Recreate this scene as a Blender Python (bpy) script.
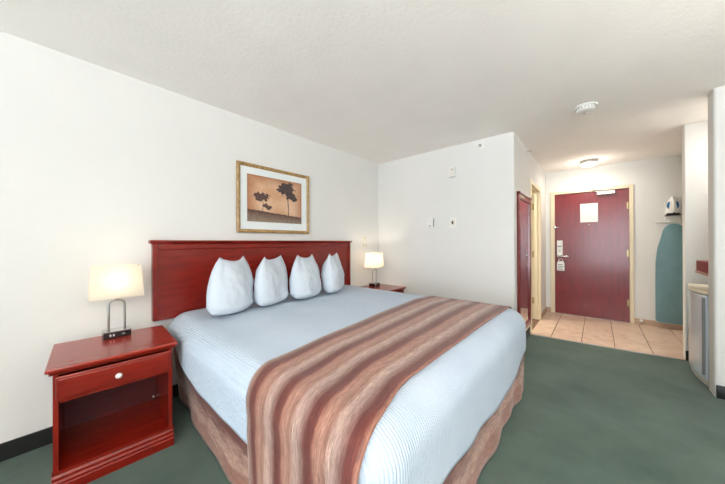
import bpy, bmesh, math, random
from mathutils import Vector, Matrix, noise

for o in list(bpy.data.objects):
    bpy.data.objects.remove(o)
S = bpy.context.scene
COL = S.collection

# ------------------------------------------------------------------ camera, world, lights, exposure
CAM_H = 1.254
F_PX = 269.85
yaw, pit, rol = math.radians(40.991), math.radians(0.068), math.radians(-0.208)
fw = Vector((math.cos(yaw) * math.cos(pit), math.sin(yaw) * math.cos(pit), math.sin(pit)))
r0 = Vector((math.sin(yaw), -math.cos(yaw), 0))
u0 = r0.cross(fw)
rt = r0 * math.cos(rol) + u0 * math.sin(rol)
up = rt.cross(fw)
cd = bpy.data.cameras.new('camera')
cd.sensor_width = 36.0
cd.lens = F_PX / 725.0 * 36.0
cd.clip_start = 0.02
cam = bpy.data.objects.new('camera', cd)
M3 = Matrix((rt, up, -fw)).transposed()
cam.matrix_world = Matrix.Translation((0, 0, CAM_H)) @ M3.to_4x4()
COL.objects.link(cam)
S.camera = cam

W = bpy.data.worlds.new('world')
S.world = W
W.use_nodes = True
W.node_tree.nodes['Background'].inputs[0].default_value = (0.72, 0.85, 1.0, 1)
W.node_tree.nodes['Background'].inputs[1].default_value = 1.5

S.view_settings.view_transform = 'Standard'
S.view_settings.look = 'None'
S.view_settings.gamma = 1.0
S.view_settings.use_curve_mapping = False
S.view_settings.exposure = 0.76

# room dimensions (metres): x runs along the headboard wall towards the entry, y towards the headboard wall
XB, X1, X2 = -3.40, 3.373, 5.835
YW, YC, YR = 2.5975, 0.695, -1.75
ZC = 2.483
T = 0.12
WIN_Y0, WIN_Y1, WIN_Z0, WIN_Z1 = -1.68, 0.55, 0.25, 2.25

def area_light(name, loc, rot, sx, sy, power, col, spread=180):
    l = bpy.data.lights.new(name, 'AREA')
    l.shape = 'RECTANGLE'
    l.size, l.size_y = sx, sy
    l.energy = power
    l.color = col
    l.spread = math.radians(spread)
    o = bpy.data.objects.new(name, l)
    o.location = loc
    o.rotation_euler = rot
    COL.objects.link(o)
    return o
# daylight entering through the window behind the camera, with an added upward tilt to brighten the ceiling: one strip of light for each band
N_STRIP, DAY, TILT = 6, 74.0, 34.0
for i in range(N_STRIP):
    hz = (WIN_Z1 - WIN_Z0) / N_STRIP
    area_light('window_daylight', (XB + 0.10, (WIN_Y0 + WIN_Y1) / 2, WIN_Z0 + hz * (i + 0.5)),
               (math.radians(90 + TILT), 0, math.radians(-90)), WIN_Y1 - WIN_Y0 - 0.1, hz * 0.9, DAY / N_STRIP, (0.90, 0.95, 1.0), 125)

# ------------------------------------------------------------------ material helpers
MATS = {}
class NT:
    def __init__(s, name):
        s.m = bpy.data.materials.new(name)
        s.m.use_nodes = True
        s.t = s.m.node_tree
        s.b = s.t.nodes['Principled BSDF']
    def n(s, typ, **kw):
        nd = s.t.nodes.new(typ)
        for k, v in kw.items():
            setattr(nd, k, v)
        return nd
    def l(s, a, b):
        s.t.links.new(a, b)
    def coords(s, kind='Object', scale=(1, 1, 1)):
        tc = s.n('ShaderNodeTexCoord')
        mp = s.n('ShaderNodeMapping')
        mp.inputs['Scale'].default_value = scale
        s.l(tc.outputs[kind], mp.inputs['Vector'])
        return mp.outputs['Vector']
    def noise(s, vec, scale, detail=3, rough=0.5, dist=0.0):
        nd = s.n('ShaderNodeTexNoise')
        nd.inputs['Scale'].default_value = scale
        nd.inputs['Detail'].default_value = detail
        nd.inputs['Roughness'].default_value = rough
        nd.inputs['Distortion'].default_value = dist
        s.l(vec, nd.inputs['Vector'])
        return nd.outputs['Fac']
    def ramp(s, fac, stops, interp='LINEAR'):
        r = s.n('ShaderNodeValToRGB')
        r.color_ramp.interpolation = interp
        e = r.color_ramp.elements
        while len(e) < len(stops):
            e.new(0.5)
        for el, (p, c) in zip(e, stops):
            el.position = p
            el.color = (*c, 1)
        s.l(fac, r.inputs['Fac'])
        return r.outputs['Color']
    def bump(s, h, strength, dist=0.01):
        b = s.n('ShaderNodeBump')
        b.inputs['Strength'].default_value = strength
        b.inputs['Distance'].default_value = dist
        s.l(h, b.inputs['Height'])
        s.l(b.outputs['Normal'], s.b.inputs['Normal'])
    def mix(s, fac, a, b, mode='MIX'):
        m = s.n('ShaderNodeMix', data_type='RGBA', blend_type=mode)
        if hasattr(fac, 'is_linked'):
            s.l(fac, m.inputs[0])
        else:
            m.inputs[0].default_value = fac
        for v, i in ((a, 6), (b, 7)):
            if hasattr(v, 'is_linked'):
                s.l(v, m.inputs[i])
            else:
                m.inputs[i].default_value = (*v, 1)
        return m.outputs[2]
    def math(s, op, a, b=None):
        m = s.n('ShaderNodeMath', operation=op)
        for v, i in ((a, 0), (b, 1)):
            if v is None:
                continue
            if hasattr(v, 'is_linked'):
                s.l(v, m.inputs[i])
            else:
                m.inputs[i].default_value = v
        return m.outputs[0]

def srgb(r, g, b):
    f = lambda c: (c / 255 / 12.92) if c / 255 <= 0.04045 else ((c / 255 + 0.055) / 1.055) ** 2.4
    return (f(r), f(g), f(b))

def mat(name, col, rough=0.5, metal=0.0, var=0.06, vscale=6, bump=0.0, bscale=60, coat=0.0, emit=0.0, emit_col=None, spec=None):
    """plain procedural material: colour with slight noise variation and optional fine bump"""
    k = NT(name)
    v = k.coords()
    lo = tuple(c * (1 - var) for c in col)
    hi = tuple(min(1, c * (1 + var)) for c in col)
    k.l(k.ramp(k.noise(v, vscale), [(0.3, lo), (0.7, hi)]), k.b.inputs['Base Color'])
    k.b.inputs['Roughness'].default_value = rough
    k.b.inputs['Metallic'].default_value = metal
    k.b.inputs['Coat Weight'].default_value = coat
    k.b.inputs['Coat Roughness'].default_value = 0.12
    if spec is not None:
        k.b.inputs['Specular IOR Level'].default_value = spec
    if bump:
        k.bump(k.noise(v, bscale, 4), bump, 0.004)
    if emit:
        k.b.inputs['Emission Color'].default_value = (*(emit_col or col), 1)
        k.b.inputs['Emission Strength'].default_value = emit
    MATS[name] = k.m
    return k.m

def wood(name, dark, light, scale=(1, 1, 1), rough=0.28, coat=0.4, freq=9.0):
    k = NT(name)
    v = k.coords('Object', scale)
    n1 = k.noise(v, freq, 5, 0.6, 0.6)
    n2 = k.noise(k.coords('Object', tuple(s * 3 for s in scale)), freq * 2, 3)
    c = k.ramp(n1, [(0.30, dark), (0.70, light)])
    c2 = k.ramp(n2, [(0.35, (0.75, 0.75, 0.75)), (0.65, (1.08, 1.08, 1.08))])
    k.l(k.mix(0.3, c, c2, 'MULTIPLY'), k.b.inputs['Base Color'])
    k.b.inputs['Roughness'].default_value = rough
    k.b.inputs['Coat Weight'].default_value = coat
    k.b.inputs['Coat Roughness'].default_value = 0.15
    k.bump(n2, 0.012, 0.002)
    MATS[name] = k.m
    return k.m

mat('wall_paint', srgb(224, 224, 221), 0.75, var=0.012, vscale=2, bump=0.12, bscale=90)
mat('ceiling_paint', srgb(252, 248, 243), 0.85, var=0.02, vscale=3, bump=0.5, bscale=45)
mat('cream_paint', srgb(226, 212, 182), 0.4, var=0.02, vscale=3)
mat('white_plastic', srgb(232, 232, 228), 0.4, var=0.02)
mat('beige_plastic', srgb(214, 208, 192), 0.45, var=0.03)
mat('grey_plastic', srgb(120, 122, 122), 0.4, var=0.05)
mat('black_rubber', srgb(26, 27, 27), 0.5, var=0.15, vscale=12)
mat('black_plastic', srgb(18, 18, 22), 0.25, var=0.1)
mat('chrome', (0.72, 0.73, 0.74), 0.18, 1.0, var=0.03)
mat('brushed_nickel', (0.45, 0.44, 0.42), 0.32, 1.0, var=0.06, vscale=40)
mat('brass_hinge', srgb(170, 150, 110), 0.35, 0.8, var=0.06)
mat('ceramic', srgb(235, 232, 226), 0.15, var=0.02, coat=0.5)
mat('mat_board', srgb(226, 232, 232), 0.8, var=0.01)
mat('iron_blue', srgb(20, 105, 165), 0.2, var=0.1, coat=0.5)
mat('tile_base', srgb(188, 160, 138), 0.45, var=0.08, vscale=9)
mat('grout', srgb(120, 92, 74), 0.9, var=0.1, vscale=20)
mat('board_cover', srgb(112, 148, 156), 0.85, var=0.05, vscale=8, bump=0.15, bscale=120)
mat('fridge_white', srgb(218, 228, 238), 0.25, var=0.02, coat=0.3)
mat('fridge_side', srgb(208, 204, 200), 0.4, var=0.02)
mat('fridge_cream', srgb(226, 218, 198), 0.4, var=0.03)
mat('shelf_edge', srgb(186, 150, 136), 0.4, var=0.05)
mat('shelf_red', srgb(128, 16, 30), 0.35, var=0.08, vscale=14)
mat('window_frame_white', srgb(225, 226, 226), 0.4, var=0.02)
mat('pillow_cotton', srgb(198, 208, 218), 0.85, var=0.015, vscale=5, bump=0.12, bscale=25)
mat('paper', srgb(236, 238, 236), 0.8, var=0.01)
wood('cherry', srgb(114, 18, 8), srgb(140, 31, 16), (1, 6, 6), 0.27, 0.2, 5)
wood('cherry_top', srgb(130, 26, 13), srgb(156, 42, 24), (1, 6, 6), 0.24, 0.25, 5)
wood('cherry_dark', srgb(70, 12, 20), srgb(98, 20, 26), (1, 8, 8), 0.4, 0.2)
wood('cherry_upright', srgb(114, 18, 8), srgb(140, 31, 16), (6, 6, 1), 0.27, 0.2, 5)
wood('door_veneer', srgb(106, 13, 20), srgb(130, 22, 28), (6, 6, 0.7), 0.34, 0.3, 5)
wood('gold_frame', srgb(132, 98, 52), srgb(196, 160, 104), (1, 1, 1), 0.4, 0.2, 30)
wood('mirror_frame', srgb(92, 18, 18), srgb(126, 32, 26), (8, 8, 1), 0.28, 0.4)

k = NT('carpet')
v = k.coords()
big = k.noise(v, 2.2, 4, 0.6)
fine = k.noise(v, 260, 3, 0.7)
c = k.ramp(big, [(0.25, srgb(70, 90, 80)), (0.75, srgb(102, 121, 110))])
c2 = k.ramp(fine, [(0.3, (0.72, 0.72, 0.72)), (0.7, (1.15, 1.15, 1.15))])
k.l(k.mix(0.7, c, c2, 'MULTIPLY'), k.b.inputs['Base Color'])
k.b.inputs['Roughness'].default_value = 0.95
k.b.inputs['Specular IOR Level'].default_value = 0.1
k.b.inputs['Sheen Weight'].default_value = 0.15
k.bump(fine, 0.6, 0.004)
MATS['carpet'] = k.m

k = NT('floor_tile')
tc = k.n('ShaderNodeTexCoord')
oi = k.n('ShaderNodeObjectInfo')
va = k.n('ShaderNodeVectorMath', operation='ADD')
k.l(tc.outputs['Object'], va.inputs[0])
sc = k.n('ShaderNodeVectorMath', operation='SCALE')
k.l(oi.outputs['Location'], sc.inputs[0])
sc.inputs['Scale'].default_value = 3.1
k.l(sc.outputs[0], va.inputs[1])
n1 = k.noise(va.outputs[0], 7, 6, 0.65, 0.8)
k.l(k.ramp(n1, [(0.28, srgb(192, 162, 142)), (0.5, srgb(212, 186, 166)), (0.75, srgb(224, 204, 186))]), k.b.inputs['Base Color'])
k.b.inputs['Roughness'].default_value = 0.35
k.bump(n1, 0.06, 0.004)
MATS['floor_tile'] = k.m

k = NT('coverlet')
v = k.coords('Object')
wv = k.n('ShaderNodeTexWave', bands_direction='X')
wv.inputs['Scale'].default_value = 26
wv.inputs['Distortion'].default_value = 2.2
wv.inputs['Detail'].default_value = 2
wv.inputs['Detail Scale'].default_value = 1.6
k.l(v, wv.inputs['Vector'])
soft = k.noise(v, 3.5, 4)
k.l(k.ramp(soft, [(0.3, srgb(182, 198, 216)), (0.7, srgb(192, 206, 222))]), k.b.inputs['Base Color'])
k.b.inputs['Roughness'].default_value = 0.9
k.b.inputs['Sheen Weight'].default_value = 0.1
k.bump(wv.outputs['Fac'], 0.55, 0.006)
MATS['coverlet'] = k.m

def stripe_fabric(name, periods, offset, ustretch=1.4, wob=0.014, tint=(0.92, 0.90, 0.90)):
    k = NT(name)
    tc = k.n('ShaderNodeTexCoord')
    sp = k.n('ShaderNodeSeparateXYZ')
    k.l(tc.outputs['UV'], sp.inputs[0])
    mp = k.n('ShaderNodeMapping')
    mp.inputs['Scale'].default_value = (ustretch, 9, 1)
    k.l(tc.outputs['UV'], mp.inputs['Vector'])
    n1 = k.noise(mp.outputs[0], 3.0, 4, 0.6, 0.6)
    mp2 = k.n('ShaderNodeMapping')
    mp2.inputs['Scale'].default_value = (ustretch * 3.5, 44, 1)
    k.l(tc.outputs['UV'], mp2.inputs['Vector'])
    n2 = k.noise(mp2.outputs[0], 3.0, 5, 0.65, 0.8)
    d = k.math('MULTIPLY', k.math('SUBTRACT', n1, 0.5), wob * 2)
    vv = k.math('ADD', sp.outputs['Y'], d)
    t = k.math('FRACT', k.math('ADD', k.math('MULTIPLY', vv, periods), offset))
    base = k.ramp(t, [(0.0, srgb(104, 56, 48)), (0.05, srgb(100, 40, 31)), (0.20, srgb(110, 50, 40)), (0.28, srgb(160, 112, 94)),
                      (0.42, srgb(168, 128, 112)), (0.55, srgb(152, 110, 95)), (0.68, srgb(184, 158, 146)), (0.80, srgb(172, 146, 136)),
                      (0.90, srgb(142, 112, 104)), (1.0, srgb(116, 68, 58))])
    st = k.ramp(n2, [(0.32, (0.50, 0.45, 0.43)), (0.5, (0.90, 0.87, 0.85)), (0.68, (1.35, 1.35, 1.35))])
    mp3 = k.n('ShaderNodeMapping')
    mp3.inputs['Scale'].default_value = (26, 60, 1)
    mp3.inputs['Rotation'].default_value = (0, 0, 0.5)
    k.l(tc.outputs['UV'], mp3.inputs['Vector'])
    n3 = k.noise(mp3.outputs[0], 1.0, 3, 0.6, 1.2)
    fleck = k.ramp(n3, [(0.35, (0.80, 0.78, 0.78)), (0.55, (1, 1, 1)), (0.70, (1.35, 1.35, 1.35))])
    body = k.mix(0.8, k.mix(0.85, base, st, 'MULTIPLY'), fleck, 'MULTIPLY')
    k.l(k.mix(1.0, body, tint, 'MULTIPLY'), k.b.inputs['Base Color'])
    k.b.inputs['Roughness'].default_value = 0.62
    k.b.inputs['Sheen Weight'].default_value = 0.2
    k.bump(n2, 0.25, 0.004)
    MATS[name] = k.m
    return k.m
stripe_fabric('runner_fabric', 3.5, -0.20)
stripe_fabric('skirt_fabric', 2.6, 0.30, 2.6, 0.12, (1.12, 0.92, 0.84))

k = NT('print_ink')
at = k.n('ShaderNodeAttribute')
at.attribute_name = 'ink'
v = k.coords()
grain = k.ramp(k.noise(v, 40, 4), [(0.3, (0.9, 0.9, 0.9)), (0.7, (1.06, 1.06, 1.06))])
k.l(k.mix(1.0, at.outputs['Color'], grain, 'MULTIPLY'), k.b.inputs['Base Color'])
k.b.inputs['Roughness'].default_value = 0.55
MATS['print_ink'] = k.m

k = NT('mirror_glass')
v = k.coords()
k.l(k.ramp(k.noise(v, 2), [(0.3, (0.80, 0.80, 0.80)), (0.7, (0.82, 0.82, 0.82))]), k.b.inputs['Base Color'])
k.b.inputs['Metallic'].default_value = 1
k.b.inputs['Roughness'].default_value = 0.02
MATS['mirror_glass'] = k.m

k = NT('lamp_shade_linen')
v = k.coords('Object', (1, 1, 1))
wn = k.noise(v, 160, 3)
tr = k.n('ShaderNodeBsdfTranslucent')
tr.inputs['Color'].default_value = (0.93, 0.90, 0.84, 1)
df = k.n('ShaderNodeBsdfDiffuse')
k.l(k.ramp(wn, [(0.3, srgb(228, 222, 208)), (0.7, srgb(240, 234, 222))]), df.inputs['Color'])
mx = k.n('ShaderNodeMixShader')
mx.inputs[0].default_value = 0.5
k.l(df.outputs[0], mx.inputs[1])
k.l(tr.outputs[0], mx.inputs[2])
k.l(mx.outputs[0], k.t.nodes['Material Output'].inputs['Surface'])
MATS['lamp_shade_linen'] = k.m

mat('bulb_glow', (1.0, 0.86, 0.66), 0.4, emit=5, emit_col=(1.0, 0.86, 0.68))
mat('fixture_glass', (1.0, 0.95, 0.88), 0.3, emit=3.0, emit_col=(1.0, 0.92, 0.82))

k = NT('window_glass')
v = k.coords()
k.l(k.ramp(k.noise(v, 2), [(0.3, (0.95, 0.98, 1)), (0.7, (0.97, 1, 1))]), k.b.inputs['Base Color'])
k.b.inputs['Transmission Weight'].default_value = 1
k.b.inputs['Roughness'].default_value = 0.0
MATS['window_glass'] = k.m

# ------------------------------------------------------------------ mesh helpers
def box(bm, a, b, bevel=0.0, seg=2):
    x0, y0, z0 = a
    x1, y1, z1 = b
    vs = [bm.verts.new(p) for p in ((x0, y0, z0), (x1, y0, z0), (x1, y1, z0), (x0, y1, z0), (x0, y0, z1), (x1, y0, z1), (x1, y1, z1), (x0, y1, z1))]
    fs = [bm.faces.new([vs[i] for i in q]) for q in ((3, 2, 1, 0), (4, 5, 6, 7), (0, 1, 5, 4), (1, 2, 6, 5), (2, 3, 7, 6), (3, 0, 4, 7))]
    if bevel:
        es = list({e for f in fs for e in f.edges})
        bmesh.ops.bevel(bm, geom=es, offset=bevel, segments=seg, profile=0.5, affect='EDGES')

def BX(a, b, bevel=0.0, seg=2):
    bm = bmesh.new()
    box(bm, a, b, bevel, seg)
    return bm

def lathe(bm, prof, seg=24, axis='z', loc=(0, 0, 0)):
    rings = []
    for r, h in prof:
        ring = []
        for i in range(seg):
            a = 2 * math.pi * i / seg
            c, s = r * math.cos(a), r * math.sin(a)
            p = {'z': (c, s, h), 'x': (h, c, s), 'y': (s, h, c)}[axis]
            ring.append(bm.verts.new((p[0] + loc[0], p[1] + loc[1], p[2] + loc[2])))
        rings.append(ring)
    for A, B in zip(rings, rings[1:]):
        for i in range(seg):
            j = (i + 1) % seg
            bm.faces.new((A[i], A[j], B[j], B[i]))
    bm.faces.new(list(reversed(rings[0])))
    bm.faces.new(rings[-1])

def tube(bm, pts, r, seg=10):
    pts = [Vector(p) for p in pts]
    rings = []
    for i, p in enumerate(pts):
        d = (pts[min(i + 1, len(pts) - 1)] - pts[max(i - 1, 0)]).normalized()
        a = Vector((0, 0, 1)) if abs(d.z) < 0.9 else Vector((0, 1, 0))
        if rings:
            n = (pn - d * pn.dot(d)).normalized()
        else:
            n = d.cross(a).normalized()
        pn = n
        b = d.cross(n)
        rings.append([bm.verts.new(p + (n * math.cos(t) + b * math.sin(t)) * r) for t in [2 * math.pi * q / seg for q in range(seg)]])
    for A, B in zip(rings, rings[1:]):
        for i in range(seg):
            j = (i + 1) % seg
            bm.faces.new((A[i], A[j], B[j], B[i]))
    bm.faces.new(list(reversed(rings[0])))
    bm.faces.new(rings[-1])

def prism(bm, pts, vec, bevel=0.0):
    """closed polygon (3D points) extruded by vec"""
    vec = Vector(vec)
    A = [bm.verts.new(p) for p in pts]
    B = [bm.verts.new(Vector(p) + vec) for p in pts]
    n = len(pts)
    f1 = bm.faces.new(list(reversed(A)))
    f2 = bm.faces.new(B)
    for i in range(n):
        j = (i + 1) % n
        bm.faces.new((A[i], A[j], B[j], B[i]))
    if bevel:
        bmesh.ops.bevel(bm, geom=list(f1.edges) + list(f2.edges), offset=bevel, segments=2, profile=0.5, affect='EDGES')

def link(name, data, parent=None):
    o = bpy.data.objects.new(name, data)
    COL.objects.link(o)
    if parent is not None:
        o.parent = parent
    return o

def obj(name, bm, m, parent=None, smooth=False, label=None):
    bmesh.ops.recalc_face_normals(bm, faces=bm.faces[:])
    me = bpy.data.meshes.new(name)
    bm.to_mesh(me)
    bm.free()
    me.materials.append(MATS[m])
    if smooth:
        if smooth is True:
            for p in me.polygons:
                p.use_smooth = True
        else:
            for p in me.polygons:
                p.use_smooth = True
            me.set_sharp_from_angle(angle=math.radians(smooth))
    o = link(name, me, parent)
    if label:
        o['label'] = label
    return o

def tag(o, label, cat, group=None):
    o['label'] = label
    o['category'] = cat
    if group:
        o['group'] = group
    return o

def thing(name, label, cat, loc=(0, 0, 0), rz=0.0, group=None):
    o = link(name, None)
    o.empty_display_size = 0.1
    o.location = loc
    o.rotation_euler = (0, 0, rz)
    return tag(o, label, cat, group)

def struct(name, bm, m, label, cat, parent=None, smooth=False):
    o = obj(name, bm, m, parent, smooth)
    o['kind'] = 'structure'
    o['label'] = label
    o['category'] = cat
    return o

def struct_empty(name, label, cat, loc=(0, 0, 0)):
    o = thing(name, label, cat, loc)
    o['kind'] = 'structure'
    return o

def copy_tree(o, parent=None):
    c = o.copy()
    COL.objects.link(c)
    c.parent = parent
    for ch in [x for x in o.children]:
        copy_tree(ch, c)
    return c

# ------------------------------------------------------------------ room shell
EDGE_L, EDGE_R = 4.245, 4.365        # x of the carpet edge at the corridor wall and at the kitchenette wall
Y_NB = -1.35                         # back of kitchenette niche and closet alcove
bm = bmesh.new()
prism(bm, [(XB - T, YR - T, -0.05), (3.66, YR - T, -0.05), (4.40, YR - T, -0.05), (4.40, -0.72, -0.05), (EDGE_R, -0.70, -0.05), (EDGE_L, YC, -0.05), (X1, YC, -0.05), (X1, YW + T, -0.05), (XB - T, YW + T, -0.05)], (0, 0, 0.05))
struct('floor', bm, 'carpet', 'grey-green carpet covering the bedroom floor', 'floor')

bm = bmesh.new()
prism(bm, [(4.40, YR - T, -0.05), (X2 + T, YR - T, -0.05), (X2 + T, YW + T, -0.05), (X1, YW + T, -0.05), (X1, YC, -0.05), (EDGE_L, YC, -0.05), (EDGE_R, -0.70, -0.05), (4.40, -0.72, -0.05)], (0, 0, 0.042))
tfloor = struct('floor_tiled', bm, 'grout', 'beige tiled entry floor in front of the red door', 'floor')
# separate tiles; the first row is cut along the carpet edge
gy = [0.695, 0.463, 0.152, -0.157, -0.469, -0.783, -1.095, -1.35]
gx = [None, 4.76, 5.22, 5.68, X2]
def edge_x(y):
    return EDGE_L + (YC - y) / (YC + 0.70) * (EDGE_R - EDGE_L) if y > -0.70 else 4.50
gap, gapx = 0.0035, 0.0012
for i in range(len(gy) - 1):
    ya, yb = gy[i + 1] + gap, gy[i] - gap
    if i == 0:
        yb = gy[0]
    for j in range(len(gx) - 1):
        xa = gx[j] + gapx if gx[j] else None
        xb = gx[j + 1] - gapx
        cx, cy = (xb - 0.23), (ya + yb) / 2
        if xa is None:
            x_lo, x_hi = edge_x(max(ya, -0.699)) + 0.012, edge_x(max(yb, -0.699)) + 0.012
            if yb < -0.75:
                x_lo = x_hi = 4.50
        else:
            x_lo = x_hi = xa
        bm = bmesh.new()
        poly = [(x_lo - cx, ya - cy, -0.012), (xb - cx, ya - cy, -0.012), (xb - cx, yb - cy, -0.012), (x_hi - cx, yb - cy, -0.012)]
        if xa is None and ya < -0.70 < yb:
            poly.append((x_lo - cx, -0.70 - cy, -0.012))
        prism(bm, poly, (0, 0, 0.013), 0.0015)
        t = obj('tile', bm, 'floor_tile', tfloor)
        t.location = (cx, cy, 0)
bm = bmesh.new()
prism(bm, [(EDGE_L - 0.012, YC, 0), (EDGE_R - 0.012, -0.70, 0), (EDGE_R + 0.012, -0.70, 0), (EDGE_L + 0.012, YC, 0)], (0, 0, 0.006), 0.002)
struct('trim_1', bm, 'brushed_nickel', 'thin metal strip where carpet meets tile', 'trim')

struct('ceiling', BX((XB - T, YR - T, ZC), (X2 + T, YW + T, ZC + 0.1)), 'ceiling_paint', 'off-white textured ceiling', 'ceiling')
struct('wall_left', BX((XB - T, YW, 0), (X2 + T, YW + T, ZC)), 'wall_paint', 'white wall behind the headboard', 'wall')
struct('wall_end', BX((X1, YC + T, 0), (X1 + T, YW, ZC)), 'wall_paint', 'white wall with thermostat and alarm beyond the bed', 'wall')
BD0, BD1, BDH = 4.362, 5.128, 2.055     # bathroom door opening
bm = bmesh.new()
box(bm, (X1, YC, 0), (BD0 - 0.02, YC + T, ZC))
box(bm, (BD1 + 0.02, YC, 0), (X2, YC + T, ZC))
box(bm, (BD0 - 0.02, YC, BDH + 0.02), (BD1 + 0.02, YC + T, ZC))
struct('wall_corridor', bm, 'wall_paint', 'corridor wall with mirror and bathroom doorway', 'wall')
bm = bmesh.new()
FD0, FD1, FDH = -0.425, 0.625, 2.128    # entry door frame outer edges
box(bm, (X2, YR - T, 0), (X2 + T, FD0 + 0.01, ZC))
box(bm, (X2, FD1 - 0.01, 0), (X2 + T, YW, ZC))
box(bm, (X2, FD0 + 0.01, FDH - 0.01), (X2 + T, FD1 - 0.01, ZC))
struct('wall_entry', bm, 'wall_paint', 'white wall around the red entry door', 'wall')
struct('wall_closet', BX((4.49, Y_NB - T, 0), (X2, Y_NB, ZC)), 'wall_paint', 'white side wall of the entry beside ironing board', 'wall')
struct('wall_niche', BX((3.66, Y_NB - T, 0), (4.38, Y_NB, ZC)), 'wall_paint', 'white back wall of the refrigerator niche', 'wall')
struct('wall_partition', BX((4.38, Y_NB - T, 0), (4.49, -0.70, ZC), 0.006), 'wall_paint', 'white partition between refrigerator niche and entry', 'wall')
bm = bmesh.new()
box(bm, (3.49, YR, -0.02), (3.66, -0.71, ZC + 0.03), 0.022, 4)
struct('wall_pier', bm, 'wall_paint', 'white rounded wall end in front of the refrigerator niche', 'wall', smooth=40)
struct('wall_right', BX((XB - T, YR - T, 0), (3.66, YR, ZC)), 'wall_paint', 'white wall opposite the headboard', 'wall')
bm = bmesh.new()
box(bm, (XB - T, YR, 0), (XB, WIN_Y0, ZC))
box(bm, (XB - T, WIN_Y1, 0), (XB, YW, ZC))
box(bm, (XB - T, WIN_Y0, 0), (XB, WIN_Y1, WIN_Z0))
box(bm, (XB - T, WIN_Y0, WIN_Z1), (XB, WIN_Y1, ZC))
struct('wall_window', bm, 'wall_paint', 'white wall with the large window', 'wall')
win = struct_empty('window_1', 'large white-framed window behind the camera', 'window', (XB - 0.08, (WIN_Y0 + WIN_Y1) / 2, WIN_Z0))
hw, hh = (WIN_Y1 - WIN_Y0) / 2, WIN_Z1 - WIN_Z0
bm = bmesh.new()
box(bm, (-0.03, -hw, 0), (0.03, hw, 0.05))
box(bm, (-0.03, -hw, hh - 0.05), (0.03, hw, hh))
for yy in (-hw, -0.025, hw - 0.05):
    box(bm, (-0.03, yy, 0.05), (0.03, yy + 0.05, hh - 0.05))
obj('window_frame', bm, 'window_frame_white', win)
for s in (-1, 1):
    y0, y1 = sorted((s * 0.025, s * (hw - 0.05)))
    obj('pane', BX((-0.004, y0, 0.05), (0.004, y1, hh - 0.05)), 'window_glass', win)

# baseboards
def baseboard(name, a, b, h, m, lab):
    struct(name, BX(a, (b[0], b[1], h), 0.003, 1), m, lab, 'baseboard')
BLK = 'black_rubber'
baseboard('baseboard_left', (XB, YW - 0.012, 0), (X1, YW, 0), 0.103, BLK, 'black vinyl baseboard along the headboard wall')
baseboard('baseboard_end', (X1 - 0.012, YC - 0.012, 0), (X1, YW - 0.012, 0), 0.103, BLK, 'black vinyl baseboard along the wall beyond the bed')
baseboard('baseboard_corridor', (X1, YC - 0.012, 0), (EDGE_L - 0.012, YC, 0), 0.103, BLK, 'black vinyl baseboard under the corridor mirror')
baseboard('baseboard_partition', (4.368, -1.345, 0), (4.38, -0.70, 0), 0.103, BLK, 'black vinyl baseboard on the niche partition')
baseboard('baseboard_entry', (X2 - 0.012, Y_NB, 0), (X2, FD0, 0), 0.085, 'tile_base', 'tan tile baseboard under the ironing board')
baseboard('baseboard_entry_left', (X2 - 0.012, FD1, 0), (X2, YC, 0), 0.085, 'tile_base', 'tan tile baseboard left of the entry door')
baseboard('baseboard_corridor_tile', (BD1 + 0.07, YC - 0.012, 0), (X2 - 0.012, YC, 0), 0.085, 'tile_base', 'tan tile baseboard between the two doors')
baseboard('baseboard_closet', (4.49, Y_NB, 0), (X2 - 0.012, Y_NB + 0.012, 0), 0.085, 'tile_base', 'tan tile baseboard on the closet side wall')
baseboard('baseboard_right', (XB, YR, 0), (3.478, YR + 0.012, 0), 0.103, BLK, 'black vinyl baseboard opposite the headboard')
bm = bmesh.new()
box(bm, (3.476, YR + 0.012, 0), (3.494, -0.716, 0.103), 0.006, 2)
struct('baseboard_pier', bm, BLK, 'black vinyl baseboard wrapping the rounded wall end', 'baseboard', smooth=40)

# ------------------------------------------------------------------ entry door
door = struct_empty('door_1', 'dark red wooden entry door in cream metal frame', 'door', (X2, 0.1, 0))
DY = 0.1
def dpt(x, y, z):
    return (x - X2, y - DY, z)
def dbox(name, a, b, m, bevel=0.0, parent=door, lab=None):
    return obj(name, BX(dpt(*a), dpt(*b), bevel), m, parent, label=lab)
bm = bmesh.new()
for y0, y1, z0, z1 in ((FD0, FD0 + 0.048, 0, FDH), (FD1 - 0.062, FD1, 0, FDH), (FD0 + 0.048, FD1 - 0.062, FDH - 0.05, FDH)):
    box(bm, dpt(X2 - 0.018, y0, z0), dpt(X2 + 0.10, y1, z1), 0.004, 1)
obj('door_frame', bm, 'cream_paint', door, label='cream painted metal door frame')
leaf = dbox('door_leaf', (X2 + 0.012, FD0 + 0.050, 0.006), (X2 + 0.057, FD1 - 0.064, FDH - 0.052), 'door_veneer', 0.002, lab='dark red wood veneer door leaf')
for z in (1.81, 1.07, 0.30):
    bm = bmesh.new()
    lathe(bm, [(0.008, -0.055), (0.008, 0.055)], 12, 'z', dpt(X2 + 0.004, FD0 + 0.052, z))
    box(bm, dpt(X2 + 0.002, FD0 + 0.040, z - 0.05), dpt(X2 + 0.013, FD0 + 0.075, z + 0.05))
    obj('hinge', bm, 'brass_hinge', door)
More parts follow.
